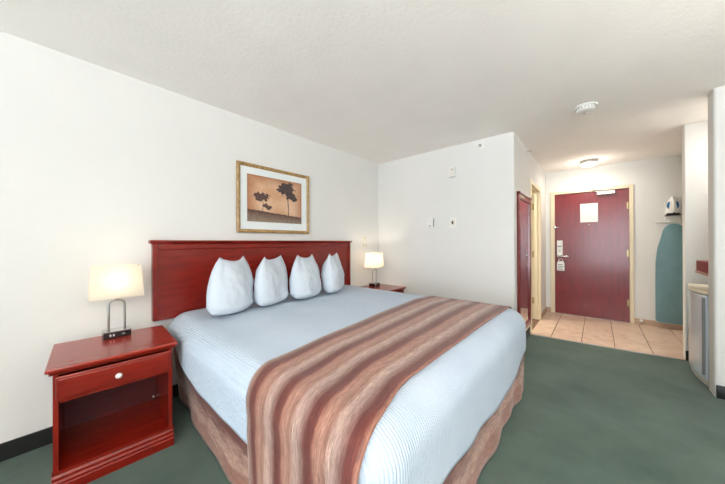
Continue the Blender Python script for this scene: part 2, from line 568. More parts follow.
# electronic lock with lever
lock = obj('lock_plate', BX(dpt(X2 - 0.012, 0.452, 1.02), dpt(X2 + 0.012, 0.532, 1.275), 0.006), 'white_plastic', door, label='pale lock escutcheon plate')
obj('card_slot', BX(dpt(X2 - 0.016, 0.465, 1.165), dpt(X2 - 0.012, 0.52, 1.178)), 'black_plastic', lock)
bm = bmesh.new()
lathe(bm, [(0.012, -0.020), (0.012, -0.012)], 14, 'x', dpt(X2, 0.492, 1.095))
obj('thumb_turn', bm, 'brushed_nickel', lock, True)
bm = bmesh.new()
lathe(bm, [(0.026, 0.012), (0.026, -0.012), (0.012, -0.016), (0.012, -0.06)], 18, 'x', dpt(X2, 0.508, 1.005))
tube(bm, [dpt(X2 - 0.055, 0.52, 1.005), dpt(X2 - 0.058, 0.45, 1.003), dpt(X2 - 0.056, 0.40, 1.0), dpt(X2 - 0.050, 0.37, 1.0)], 0.011, 12)
obj('lever_handle', bm, 'chrome', door, 50)
# swing-bar guard above
bm = bmesh.new()
box(bm, dpt(X2 - 0.02, 0.545, 1.49), dpt(X2 + 0.012, 0.585, 1.53), 0.004)
tube(bm, [dpt(X2 - 0.018, 0.575, 1.50), dpt(X2 - 0.025, 0.52, 1.50), dpt(X2 - 0.02, 0.505, 1.515)], 0.006, 8)
obj('swing_bar_guard', bm, 'chrome', door, 50)
# peephole
bm = bmesh.new()
lathe(bm, [(0.012, 0.012), (0.012, 0.002), (0.006, 0.0)], 14, 'x', dpt(X2, 0.10, 1.53))
obj('peephole', bm, 'brushed_nickel', door, 50)
# closer
cl = obj('door_closer', BX(dpt(X2 - 0.05, -0.215, 2.010), dpt(X2 + 0.012, 0.0, 2.060), 0.006), 'white_plastic', door, label='silver door closer body')
bm = bmesh.new()
box(bm, dpt(X2 - 0.03, -0.03, 2.062), dpt(X2 - 0.01, 0.03, 2.075), 0.002)
tube(bm, [dpt(X2 - 0.03, -0.10, 2.066), dpt(X2 - 0.11, 0.05, 2.078), dpt(X2 - 0.012, 0.03, 2.10)], 0.007, 8)
lathe(bm, [(0.012, 2.055), (0.012, 2.072)], 12, 'z', (-0.03, -0.10 - DY, 0))
obj('closer_arm', bm, 'brushed_nickel', cl, 50)
bm = bmesh.new()
lathe(bm, [(0.009, 1.995), (0.009, 2.012)], 12, 'z', (-0.02, -0.105 - DY, 0))
obj('closer_screw', bm, 'brushed_nickel', cl, 50)
# strike stop on the frame foot
bm = bmesh.new()
lathe(bm, [(0.022, 0.0), (0.022, 0.02), (0.012, 0.035), (0.004, 0.04)], 14, 'x', (0, 0, 0))
ds = obj('door_stop', bm, 'white_plastic', None, 50)
ds.location = (X2 - 0.012, -0.50, 0.06)
ds.rotation_euler = (0, 0, math.pi)
tag(ds, 'small white round door stop on the tile baseboard', 'door stop')

# ink grids (flat print) helper
def ink_sheet(name, w, h, nx, ny, fn, parent=None, thick=0.002, m='print_ink'):
    """sheet in local XZ facing -Y; fn(u,v)->rgb linear"""
    me = bpy.data.meshes.new(name)
    vs, fs, cols = [], [], []
    for j in range(ny + 1):
        for i in range(nx + 1):
            vs.append((-w / 2 + w * i / nx, 0, h * j / ny))
    for j in range(ny):
        for i in range(nx):
            a = j * (nx + 1) + i
            fs.append((a, a + 1, a + nx + 2, a + nx + 1))
            cols.append(fn((i + 0.5) / nx, (j + 0.5) / ny))
    # back and rim so that the sheet has thickness
    n0 = len(vs)
    for x, z in ((-w / 2, 0), (w / 2, 0), (w / 2, h), (-w / 2, h)):
        vs.append((x, thick, z))
    fs.append((n0 + 3, n0 + 2, n0 + 1, n0))
    c4 = [0, nx, (ny + 1) * (nx + 1) - 1, ny * (nx + 1)]
    for q in range(4):
        r = (q + 1) % 4
        fs.append((c4[r], c4[q], n0 + q, n0 + r))
    cols += [cols[0]] * 5
    me.from_pydata(vs, [], fs)
    at = me.color_attributes.new('ink', 'FLOAT_COLOR', 'CORNER')
    li = 0
    for p, c in zip(me.polygons, cols):
        for _ in p.loop_indices:
            at.data[li].color = (*c, 1)
            li += 1
    me.materials.append(MATS[m])
    return link(name, me, parent)

def notice_fn(u, v):
    base = srgb(228, 234, 232)
    ln = int((v - 0.08) / 0.05)
    inl = ((v - 0.08) / 0.05) % 1 < 0.5
    rnd = random.Random(ln)
    if 0.1 < u < 0.9 - 0.3 * rnd.random() and 0.1 < v < 0.92 and inl:
        if (math.sin(u * 160 + ln * 7) > -0.5):
            return srgb(206, 214, 212)
    return base
nt = ink_sheet('door_notice', 0.225, 0.31, 60, 60, notice_fn)
nt.location = (X2 + 0.009, 0.10, 1.575)
nt.rotation_euler = (0, 0, math.radians(-90))
tag(nt, 'white paper notice fixed to the upper part of the red entry door', 'notice')

# do-not-disturb hanger on the lever
bm = bmesh.new()
box(bm, (-0.052, 0, -0.25), (0.052, 0.002, -0.12))
prism(bm, [(-0.052, 0, -0.12), (0.052, 0, -0.12), (0.035, 0, -0.085), (-0.035, 0, -0.085)], (0, 0.002, 0))
hg = thing('door_hanger', 'white card hanger dangling from the lever of the entry door', 'door hanger', (X2 - 0.030, 0.478, 1.0), math.radians(-90))
obj('card', bm, 'paper', hg)
bm = bmesh.new()
pts = [(0.03 * math.cos(a), 0.001, -0.075 + 0.03 * math.sin(a)) for a in [i * math.pi / 8 for i in range(-2, 11)]]
tube(bm, [(0.035, 0.001, -0.095)] + pts + [(-0.035, 0.001, -0.095)], 0.004, 6)
obj('hook_loop', bm, 'paper', hg, 50)
bm = bmesh.new()
for q in range(4):
    box(bm, (-0.04, -0.0012, -0.235 + q * 0.028), (0.04 - 0.012 * (q % 2), 0.0, -0.223 + q * 0.028))
obj('printed_text', bm, 'grey_plastic', hg)

# ------------------------------------------------------------------ bathroom doorway
bd = struct_empty('door_2', 'cream framed bathroom doorway in the corridor wall', 'door', (BD0, YC, 0))
bm = bmesh.new()
for x0, x1, z0, z1 in ((-0.065, 0.0, 0, BDH + 0.065), (BD1 - BD0, BD1 - BD0 + 0.065, 0, BDH + 0.065), (0, BD1 - BD0, BDH, BDH + 0.065)):
    box(bm, (x0, -0.014, z0), (x1, 0.0, z1), 0.003, 1)
obj('casing', bm, 'cream_paint', bd)
bm = bmesh.new()
w = BD1 - BD0
box(bm, (-0.02, 0, 0), (0, T, BDH))
box(bm, (w, 0, 0), (w + 0.02, T, BDH))
box(bm, (-0.02, 0, BDH), (w + 0.02, T, BDH + 0.02))
obj('jamb', bm, 'cream_paint', bd)
bm = bmesh.new()
box(bm, (w - 0.013, 0.03, 0), (w, 0.07, BDH), 0.002, 1)
box(bm, (0, 0.03, 0), (0.013, 0.07, BDH), 0.002, 1)
box(bm, (0.013, 0.03, BDH - 0.013), (w - 0.013, 0.07, BDH), 0.002, 1)
obj('door_stop_strip', bm, 'cream_paint', bd)
for z in (1.82, 1.05, 0.30):
    bm = bmesh.new()
    box(bm, (w - 0.004, 0.078, z - 0.05), (w, 0.112, z + 0.05))
    lathe(bm, [(0.007, z - 0.05), (0.007, z + 0.05)], 10, 'z', (w - 0.006, 0.118, 0))
    obj('hinge', bm, 'brass_hinge', bd)
lf = obj('door_leaf', BX((w - 0.046, T + 0.004, 0.01), (w - 0.008, T + 0.004 + w - 0.02, BDH - 0.004), 0.002), 'cream_paint', bd)
bm = bmesh.new()
lathe(bm, [(0.028, -0.046), (0.028, -0.052), (0.01, -0.056), (0.01, -0.085), (0.027, -0.095), (0.027, -0.115), (0.015, -0.122)], 18, 'x', (w, T + w - 0.08, 1.0))
obj('knob', bm, 'brushed_nickel', lf, 50)

# ------------------------------------------------------------------ mirror on the corridor wall
mx0, mx1, mz0, mz1 = 3.50, 4.20, 0.17, 1.81
mir = thing('wall_mirror', 'tall mirror in dark cherry frame on the corridor wall', 'mirror', ((mx0 + mx1) / 2, YC - 0.001, mz0))
w2, H2, b = (mx1 - mx0) / 2, mz1 - mz0, 0.055
for x0, x1, z0, z1 in ((-w2, -w2 + b, 0, H2), (w2 - b, w2, 0, H2), (-w2 + b, w2 - b, 0, b), (-w2 + b, w2 - b, H2 - b, H2)):
    bm = BX((x0, -0.028, z0), (x1, 0, z1), 0.006)
    obj('frame_rail', bm, 'mirror_frame', mir)
obj('crown_moulding', BX((-w2 - 0.012, -0.04, H2), (w2 + 0.012, 0, H2 + 0.022), 0.006), 'mirror_frame', mir)
obj('mirror_glass', BX((-w2 + b, -0.012, b), (w2 - b, -0.002, H2 - b)), 'mirror_glass', mir)

# ------------------------------------------------------------------ headboard
HX0, HX1 = 0.496, 2.681
hbc = (HX0 + HX1) / 2
hb = thing('headboard', 'long glossy cherry wood headboard mounted on the wall behind the bed', 'headboard', (hbc, YW, 0.655))
hwid = (HX1 - HX0) / 2
HH = 1.276 - 0.655
obj('panel', BX((-hwid + 0.04, -0.035, 0.02), (hwid - 0.04, -0.002, HH - 0.04)), 'cherry', hb)
for s in (-1, 1):
    x0, x1 = sorted((s * hwid, s * (hwid - 0.042)))
    obj('stile', BX((x0 + 0.006, -0.05, 0), (x1 - (0.0), -0.001, HH - 0.026), 0.004), 'cherry_upright', hb)
obj('bottom_rail', BX((-hwid + 0.042, -0.045, 0), (hwid - 0.042, -0.001, 0.025), 0.003), 'cherry', hb)
obj('top_rail', BX((-hwid + 0.042, -0.05, HH - 0.075), (hwid - 0.042, -0.001, HH - 0.026), 0.008), 'cherry', hb)
bm = bmesh.new()
cp = [(-0.001, 0), (-0.056, 0), (-0.060, 0.006), (-0.068, 0.010), (-0.072, 0.018), (-0.072, 0.026), (-0.001, 0.026)]
prism(bm, [(-hwid - 0.012, y, HH - 0.026 + z) for y, z in cp], (2 * hwid + 0.024, 0, 0))
obj('cap_moulding', bm, 'cherry', hb)

# ------------------------------------------------------------------ framed picture
PX0, PX1, PZ0, PZ1 = 1.152, 2.002, 1.355, 2.037
pic = thing('framed_picture', 'gold framed sepia print of two trees above the headboard', 'picture', ((PX0 + PX1) / 2, YW - 0.002, PZ0))
pw, ph, fb = (PX1 - PX0) / 2, PZ1 - PZ0, 0.034
def frame_side(a, b):
    """mitred moulding between outer corners a and b (x,z); centre of picture is (0,ph/2)"""
    bm = bmesh.new()
    prof = [(0, 0), (0, -0.024), (0.008, -0.030), (0.020, -0.026), (0.028, -0.018), (fb, -0.016), (fb, 0)]
    ends = []
    for cx, cz in (a, b):
        dx = 1 if cx < 0 else -1
        dz = 1 if cz < ph / 2 else -1
        ends.append([bm.verts.new((cx + dx * p, y, cz + dz * p)) for p, y in prof])
    n = len(prof)
    for i in range(n):
        j = (i + 1) % n
        bm.faces.new((ends[0][i], ends[0][j], ends[1][j], ends[1][i]))
    bm.faces.new(ends[0])
    bm.faces.new(list(reversed(ends[1])))
    return bm
cs = [(-pw, 0), (pw, 0), (pw, ph), (-pw, ph)]
for q in range(4):
    obj('frame_side', frame_side(cs[q], cs[(q + 1) % 4]), 'gold_frame', pic)
obj('mat_board', BX((-pw + fb - 0.004, -0.012, fb - 0.004), (pw - fb + 0.004, -0.004, ph - fb + 0.004)), 'mat_board', pic)
def art(u, v):
    nz = noise.noise(Vector((u * 4, v * 4, 1.3)))
    n2 = noise.noise(Vector((u * 22, v * 22, 5.1)))
    edge = min(u, 1 - u, v, 1 - v)
    sky = Vector(srgb(206, 160, 124)).lerp(Vector(srgb(222, 186, 156)), min(1, max(0, 0.5 + nz)))
    vg = max(0.0, 1 - edge / 0.22)
    sky = sky.lerp(Vector(srgb(158, 92, 52)), 0.75 * vg * (0.35 + 0.65 * min(1, max(v, 1 - u * 3, u * 3 - 2))))
    hill = 0.26 - 0.10 * u + 0.01 * n2
    col = sky
    if v < hill:
        t = v / hill
        col = Vector(srgb(142, 124, 106)).lerp(Vector(srgb(92, 58, 50)), t ** 1.2) * (1 + 0.25 * n2)
    dark = Vector(srgb(74, 60, 58))
    def canopy(cx, cy, rx, ry, thr):
        dd = ((u - cx) / rx) ** 2 + ((v - cy) / ry) ** 2
        return dd + 1.0 * noise.noise(Vector((u * 15 + cx * 9, v * 12, 2.0))) + 0.9 * n2 < thr
    def trunk(cx, y0, y1, wd, bend):
        return y0 < v < y1 and abs(u - (cx + bend * math.sin((v - y0) * 9))) < wd
    if canopy(0.70, 0.80, 0.145, 0.15, 1.0) or canopy(0.80, 0.63, 0.11, 0.10, 0.95) or canopy(0.59, 0.74, 0.085, 0.07, 0.85) or trunk(0.72, 0.14, 0.74, 0.008, 0.006):
        col = dark * (1 + 0.5 * n2)
    if canopy(0.235, 0.55, 0.125, 0.095, 1.0) or canopy(0.34, 0.35, 0.07, 0.065, 1.0) or trunk(0.24, 0.20, 0.52, 0.005, 0.02):
        col = Vector(srgb(90, 66, 58)) * (1 + 0.4 * n2)
    return tuple(max(0, c) for c in col)
pr = ink_sheet('art_print', 0.642, 0.468, 150, 110, art, pic)
pr.location = (-0.003, -0.0145, 1.466 - PZ0)

# ------------------------------------------------------------------ bed
BXL, BXR, BYF, BYH = 0.55, 2.66, 0.44, 2.53
ZT, RR = 0.69, 0.13
IX0, IX1, IY0 = BXL + RR, BXR - RR, BYF + RR
XCN = (IX0 + IX1) / 2
def smooth01(t):
    t = min(1, max(0, t))
    return t * t * (3 - 2 * t)
def crown(x, y):
    d = min(x - IX0, IX1 - x, y - IY0)
    return 0.016 * smooth01(d / 0.35)
def ring_path(o, rc, nL=60, nC=12, nF=64):
    """open U around the bed: head-left -> foot -> head-right, offset o outside the inner rectangle"""
    pts = []
    r = rc + o
    for i in range(nL):
        t = i / nL
        pts.append((IX0 - o, BYH + (IY0 + rc - BYH) * t, 'L'))
    for i in range(nC):
        a = math.pi / 2 * i / nC
        pts.append((IX0 + rc - r * math.cos(a), IY0 + rc - r * math.sin(a), 'C'))
    for i in range(nF):
        t = i / nF
        pts.append((IX0 + rc + (IX1 - IX0 - 2 * rc) * t, IY0 - o, 'F'))
    for i in range(nC):
        a = math.pi / 2 * i / nC
        pts.append((IX1 - rc + r * math.sin(a), IY0 + rc - r * math.cos(a), 'C'))
    for i in range(nL + 1):
        t = i / nL
        pts.append((IX1 + o, IY0 + rc + (BYH - IY0 - rc) * t, 'R'))
    return pts
def lerp_tab(tab, t):
    for (a, va), (b, vb) in zip(tab, tab[1:]):
        if t <= b:
            return va + (vb - va) * smooth01((t - a) / (b - a))
    return tab[-1][1]
def hem_z(x, y):
    left = lerp_tab([(0.4, 0.385), (1.2, 0.395), (1.6, 0.40), (2.1, 0.45), (2.35, 0.51), (2.55, 0.53)], y)
    foot = lerp_tab([(0.5, 0.385), (0.92, 0.375), (1.28, 0.338), (1.71, 0.308), (2.15, 0.318), (2.43, 0.385), (2.66, 0.42)], x)
    if x > XCN:
        return foot + (0.42 - foot) * smooth01((y - 0.44) / 0.2)
    return foot + (left - foot) * smooth01((y - 0.44) / 0.2)

bed = thing('bed', 'king bed with mattress and box spring under a patterned skirt', 'bed', (XCN, 1.5, 0))
def to_bed(o):
    o.parent = bed
    o.location = (-XCN, -1.5, 0)
    return o
to_bed(obj('box_spring', BX((0.66, 0.56, 0.16), (2.55, 2.50, 0.40), 0.03), 'fridge_side'))
to_bed(obj('mattress', BX((0.63, 0.53, 0.405), (2.58, 2.52, 0.645), 0.06, 3), 'pillow_cotton'))
for x in (0.75, 2.46):
    for y in (0.68, 2.4):
        bm = bmesh.new()
        lathe(bm, [(0.03, 0), (0.03, 0.16)], 12, 'z', (x, y, 0))
        to_bed(obj('bed_foot', bm, 'black_plastic'))

# coverlet
def head_tuck(x, y):
    return 0.045 * smooth01((y - 1.85) / 0.55) * min(1, max(0, (XCN - x) / 0.9))
def make_sheet_mesh(name, rings, m, uv=None, thick=0.006, tuck=True):
    n = len(rings[0])
    vs = [(p[0] + (head_tuck(p[0], p[1]) if tuck else 0), p[1], p[2]) for r in rings for p in r]
    fs = []
    for k_ in range(len(rings) - 1):
        for i in range(n - 1):
            a = k_ * n + i
            fs.append((a, a + 1, a + n + 1, a + n))
    me = bpy.data.meshes.new(name)
    me.from_pydata(vs, [], fs)
    if uv:
        ul = me.uv_layers.new(name='UVMap')
        for lp in me.loops:
            ul.data[lp.index].uv = uv[lp.vertex_index]
    bm = bmesh.new()
    bm.from_mesh(me)
    bmesh.ops.remove_doubles(bm, verts=bm.verts[:], dist=0.0004)
    bmesh.ops.recalc_face_normals(bm, faces=bm.faces[:])
    bm.to_mesh(me)
    bm.free()
    for p in me.polygons:
        p.use_smooth = True
    me.materials.append(MATS[m])
    o = link(name, me)
    sm = o.modifiers.new('solidify', 'SOLIDIFY')
    sm.thickness = thick
    sm.offset = 0
    return o
def wr(x, y, z, s, amp):
    return amp * noise.noise(Vector((x * s, y * s, z * s)))
rings = []
p0 = ring_path(0.0, 0.03)
for q in range(14):
    t = q / 14
    ring = []
    for x, y, s in p0:
        sx, sy = XCN, (max(y, 1.5) if s in 'LR' else 1.5)
        X, Y = sx + (x - sx) * t, sy + (y - sy) * t
        ring.append((X, Y, ZT + crown(X, Y) + wr(X, Y, 0, 3.5, 0.004) + wr(X, Y, 3, 9, 0.0015)))
    rings.append(ring)
for q in range(10):
    a = math.pi / 2 * q / 10
    o_ = RR * math.sin(a)
    rings.append([(x, y, ZT - RR * (1 - math.cos(a)) + wr(x, y, 0, 3.5, 0.004 * math.cos(a)) + wr(x, y, 3, 9, 0.0015)) for x, y, s in ring_path(o_, 0.03)])
base = ring_path(RR, 0.03)
for q in range(0, 13):
    t = q / 12
    ring = []
    for x, y, s in base:
        hz = hem_z(x, y)
        z = (ZT - RR) + (hz - (ZT - RR)) * t
        cx, cy = XCN, max(y, 0.9)
        d = Vector((x - cx, y - min(1.2, max(y, 0.62)), 0))
        if s in 'LR':
            d = Vector((1 if x > cx else -1, 0, 0))
        if s == 'F':
            d = Vector((0, -1, 0))
        d.normalize()
        k_ = t * 0.012 * noise.noise(Vector((x * 4, y * 4, z * 2))) + 0.006 * t
        ring.append((x + d.x * k_, y + d.y * k_, z + 0.003 * t * noise.noise(Vector((x * 5, y * 5, 9)))))
    rings.append(ring)
cov = make_sheet_mesh('bedspread', rings, 'coverlet')
tag(cov, 'pale ribbed bedspread tucked over the king bed', 'bedspread')

# bed skirt: one gathered panel for each side
def skirt_panel(path, zt):
    rings, uv = [], []
    n = len(path)
    L = [0]
    for a, b in zip(path, path[1:]):
        L.append(L[-1] + math.hypot(a[0] - b[0], a[1] - b[1]))
    for q in range(15):
        t = q / 14
        ring = []
        for i, (x, y, nx, ny) in enumerate(path):
            rip = (0.002 + 0.016 * t) * (0.35 * math.sin(L[i] * 15 + 2.5 * math.sin(L[i] * 3.3)) + 1.2 * noise.noise(Vector((L[i] * 3.2, t * 0.8, 1))))
            inw = -(0.05 if nx < -0.5 else 0.010) * t
            k_ = rip + inw
            ring.append((x + nx * k_, y + ny * k_, zt * (1 - t) + 0.012 * t))
            uv.append((L[i], 0.52 * (1 - t)))
        rings.append(ring)
    return rings, uv
SO = RR - 0.018
def pth(pts, n, nx, ny):
    (x0, y0), (x1, y1) = pts
    return [(x0 + (x1 - x0) * i / n, y0 + (y1 - y0) * i / n, nx, ny) for i in range(n + 1)]
def corner(cx, cy, r, a0, a1, n=10):
    return [(cx + r * math.cos(a0 + (a1 - a0) * i / n), cy + r * math.sin(a0 + (a1 - a0) * i / n), math.cos(a0 + (a1 - a0) * i / n), math.sin(a0 + (a1 - a0) * i / n)) for i in range(n + 1)]
xl, xr, yf = IX0 - SO, IX1 + SO, IY0 - SO
rcn = 0.07
path = pth(((xl, 2.50), (xl, yf + rcn)), 120, -1, 0) + corner(xl + rcn, yf + rcn, rcn, math.pi, 1.5 * math.pi) \
    + pth(((xl + rcn, yf), (xr - rcn, yf)), 130, 0, -1) + corner(xr - rcn, yf + rcn, rcn, -math.pi / 2, 0) + pth(((xr, yf + rcn), (xr, 2.50)), 120, 1, 0)
rg, uv = skirt_panel(path, 0.53)
sk = make_sheet_mesh('bed_skirt', rg, 'skirt_fabric', uv, 0.003)
to_bed(sk)
sk['label'] = 'rust and tan striped bed skirt'

# bed runner
prof = []      # (x, z-without-crown, hang parameter: <0 left hang depth, 0 top, >0 right hang depth)
off = 0.014
for i in range(18, 0, -1):
    d = 0.40 * i / 18
    prof.append((BXL - off - 0.055 * smooth01(d / 0.3), ZT - RR - d, -d))
for i in range(12):
    a = math.pi / 2 * (1 - i / 12)
    prof.append((IX0 - (RR + off) * math.sin(a), ZT - RR + (RR + off) * math.cos(a), 0))
nT = 60
for i in range(nT + 1):
    prof.append((IX0 + (IX1 - IX0) * i / nT, ZT + off, 0))
for i in range(1, 13):
    a = math.pi / 2 * i / 12
    prof.append((IX1 + (RR + off) * math.sin(a), ZT - RR + (RR + off) * math.cos(a), 0))
for i in range(1, 10):
    d = 0.22 * i / 9
    prof.append((BXR + off + 0.012, ZT - RR - d, d))
Ls = [0]
for a, b in zip(prof, prof[1:]):
    Ls.append(Ls[-1] + math.hypot(a[0] - b[0], a[1] - b[1]))
rings, uv = [], []
nv = 44
for (x, z, hgd), L in zip(prof, Ls):
    tx = (x - BXL) / (BXR - BXL)
    yf_ = 1.155 + 0.14 * smooth01(tx * 1.1)
    yn = 0.505 + 0.07 * smooth01(tx * 5) - 0.015 * smooth01((tx - 0.6) * 2.5)
    lowz = max(0, ZT - z)
    if tx < 0.3:
        yf_ -= 0.30 * lowz + 0.35 * max(0, lowz - 0.22)
        yn -= 0.10 * lowz
    ring = []
    for j in range(nv + 1):
        v = j / nv
        y = yf_ + (yn - yf_) * v
        dz = 0
        if hgd == 0 and y < IY0:
            dd = min(RR, IY0 - y)
            dz = -(RR - math.sqrt(max(0, RR * RR - dd * dd)))
        wob = 0.006 * math.sin(v * 19 + L * 2) * smooth01(-hgd * 4) if hgd < 0 else 0
        ring.append((x + wob, y, z + dz + (crown(x, y) + wr(x, y, 0, 3.5, 0.004) if hgd == 0 else 0)))
        uv.append((L, v))
    rings.append(ring)
run = make_sheet_mesh('bed_runner', rings, 'runner_fabric', uv, 0.005, False)
tag(run, 'rust and tan striped bed runner laid across the foot of the bed', 'bed runner')

# ------------------------------------------------------------------ pillows
def pillow_mesh(seed):
    rnd = random.Random(seed)
    H = 0.40
    na, ntt = 40, 34
    bm = bmesh.new()
    sx = rnd.random() * 10
    def wfun(t):
        w_ = 0.205 + 0.015 * smooth01(t / 0.22)
        return w_ - 0.080 * max(0, (t - 0.45) / 0.55) ** 2.6
    def dfun(t):
        lo = math.sqrt(max(0, 1 - (1 - min(1, t / 0.16)) ** 2))
        return 0.105 * lo * (1 - 0.86 * max(0, (t - 0.45) / 0.55) ** 2.2)
    def P(a, t, s):
        w_, D = wfun(t), dfun(t)
        body = max(0, 1 - abs(a) ** 2.6) ** 0.62
        y = s * D * body
        x = a * w_ + 0.085 * t ** 1.4
        zt = t * H
        zt += (0.022 * abs(a) ** 2.2 - 0.014 * (1 - a * a)) * smooth01((t - 0.6) / 0.4)
        zt += 0.035 * abs(a) ** 3 * (1 - smooth01(t / 0.25))
        rim = (1 - abs(a) ** 6) * min(1, t * 8, (1 - t) * 10)
        n1 = noise.noise(Vector((x * 9 + sx, zt * 7, s * 2.0)))
        n2 = noise.noise(Vector((x * 24 + sx, zt * 18, s * 5.0)))
        y += s * rim * (0.018 * n1 + 0.008 * n2)
        # creases radiating from the ears
        ca = abs(abs(a) - 0.75)
        y -= s * 0.014 * math.exp(-(ca / 0.10) ** 2) * smooth01((t - 0.45) / 0.4) * rim
        y += 0.05 * t + 0.02 * math.sin(a * 2 + sx)
        return (x, y, zt)
    grid = {}
    for s in (-1, 1):
        for j in range(ntt + 1):
            for i in range(na + 1):
                a = -1 + 2 * i / na
                a = math.copysign(abs(a) ** 0.8, a)
                rimv = i in (0, na) or j in (0, ntt)
                key = (i, j, 0 if rimv else s)
                if key not in grid:
                    p = P(a, j / ntt, s if not rimv else 0)
                    grid[key] = bm.verts.new(p)
    def g(i, j, s):
        return grid[(i, j, 0 if (i in (0, na) or j in (0, ntt)) else s)]
    for s in (-1, 1):
        for j in range(ntt):
            for i in range(na):
                q = [g(i, j, s), g(i + 1, j, s), g(i + 1, j + 1, s), g(i, j + 1, s)]
                if s > 0:
                    q.reverse()
                bm.faces.new(q)
    return bm
PLAB = ['puffy white pillow standing against the headboard at the end beside the nightstand with open cubby',
        'white pillow against the headboard, second from the nightstand in plain view',
        'white pillow against the headboard, third from the nightstand in plain view',
        'white pillow against the headboard at the end near the corner lamp']
for i, (px_, py_, rz_, sc_) in enumerate(((0.920, 2.150, 31, 1.02), (1.275, 2.155, 31, 1.0), (1.645, 2.160, 29, 1.0), (2.020, 2.165, 25, 1.0))):
    o = obj('pillow', pillow_mesh(11 + i * 7), 'pillow_cotton', None, True)
    o.location = (px_, py_, ZT + 0.023)
    o.rotation_euler = (0, 0, math.radians(rz_))
    o.scale = (sc_, sc_, sc_)
    tag(o, PLAB[i], 'pillow', 'white pillows along the headboard')

# ------------------------------------------------------------------ nightstands
def make_nightstand(label):
    t = thing('nightstand', label, 'nightstand', (0, 0, 0), 0, 'cherry nightstands')
    wb, yb, yfr = 0.247, 0.235, -0.235
    for s in (-1, 1):
        x0, x1 = sorted((s * wb, s * (wb - 0.020)))
        obj('side_panel', BX((x0, yfr, 0), (x1, yb, 0.600), 0.002, 1), 'cherry_upright', t)
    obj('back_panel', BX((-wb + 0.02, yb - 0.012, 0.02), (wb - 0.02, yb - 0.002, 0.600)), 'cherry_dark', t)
    obj('bottom_shelf', BX((-wb + 0.02, yfr + 0.012, 0.086), (wb - 0.02, yb - 0.012, 0.104)), 'cherry', t)
    obj('divider_shelf', BX((-wb + 0.02, yfr + 0.004, 0.450), (wb - 0.02, yb - 0.012, 0.463)), 'cherry', t)
    # plinth with stepped moulding
    bm = bmesh.new()
    pp = [(0, 0), (-0.022, 0), (-0.022, 0.045), (-0.017, 0.050), (-0.017, 0.062), (-0.010, 0.070), (-0.010, 0.084), (-0.002, 0.094), (-0.002, 0.112), (0.012, 0.112), (0.012, 0)]
    prism(bm, [(-wb - 0.004, yfr + y, z) for y, z in pp], (2 * wb + 0.008, 0, 0))
    obj('plinth', bm, 'cherry', t)
    # top with moulded underside
    tp = obj('table_top', BX((-0.272, -0.262, 0.616), (0.272, 0.245, 0.635), 0.005), 'cherry_top', t)
    bm = bmesh.new()
    tt = [(0.0, 0.598), (-0.008, 0.598), (-0.012, 0.606), (-0.020, 0.612), (-0.022, 0.6165), (0.0, 0.6165)]
    prism(bm, [(-wb - 0.012, yfr + y, z) for y, z in tt], (2 * wb + 0.024, 0, 0))
    for s in (-1, 1):
        prism(bm, [(s * (wb - y * 0.7), yfr, z) for y, z in tt], (0, 2 * yb, 0))
    obj('top_moulding', bm, 'cherry', t)
    # drawer with raised border
    dr = obj('drawer', BX((-wb + 0.010, yfr - 0.016, 0.468), (wb - 0.010, yfr + 0.004, 0.588), 0.006), 'cherry', t)
    obj('drawer_panel', BX((-wb + 0.022, yfr - 0.021, 0.480), (wb - 0.022, yfr - 0.014, 0.576), 0.004), 'cherry', dr)
    bm = bmesh.new()
    lathe(bm, [(0.007, -0.020), (0.007, -0.028), (0.014, -0.032), (0.0155, -0.039), (0.011, -0.045), (0.003, -0.047)], 18, 'y', (-0.004, yfr, 0.524))
    obj('knob', bm, 'ceramic', dr, 50, 'round white ceramic drawer knob')
    # cleat and screw caps inside the opening
    bm = bmesh.new()
    lathe(bm, [(0.006, 0.0), (0.006, -0.004)], 10, 'y', (wb - 0.034, yb - 0.012, 0.125))
    obj('screw_cap', bm, 'ceramic', t, 50)
    return t
ns = make_nightstand('cherry nightstand with open cubby and one drawer, shown whole beside the bed')
ns2 = copy_tree(ns)
ns.location = (0.262, 2.262, 0)
ns.rotation_euler = (0, 0, math.radians(-3.6))
ns2.location = (2.952, 2.265, 0)
ns2['label'] = 'cherry nightstand in the room corner, mostly hidden behind the bed'

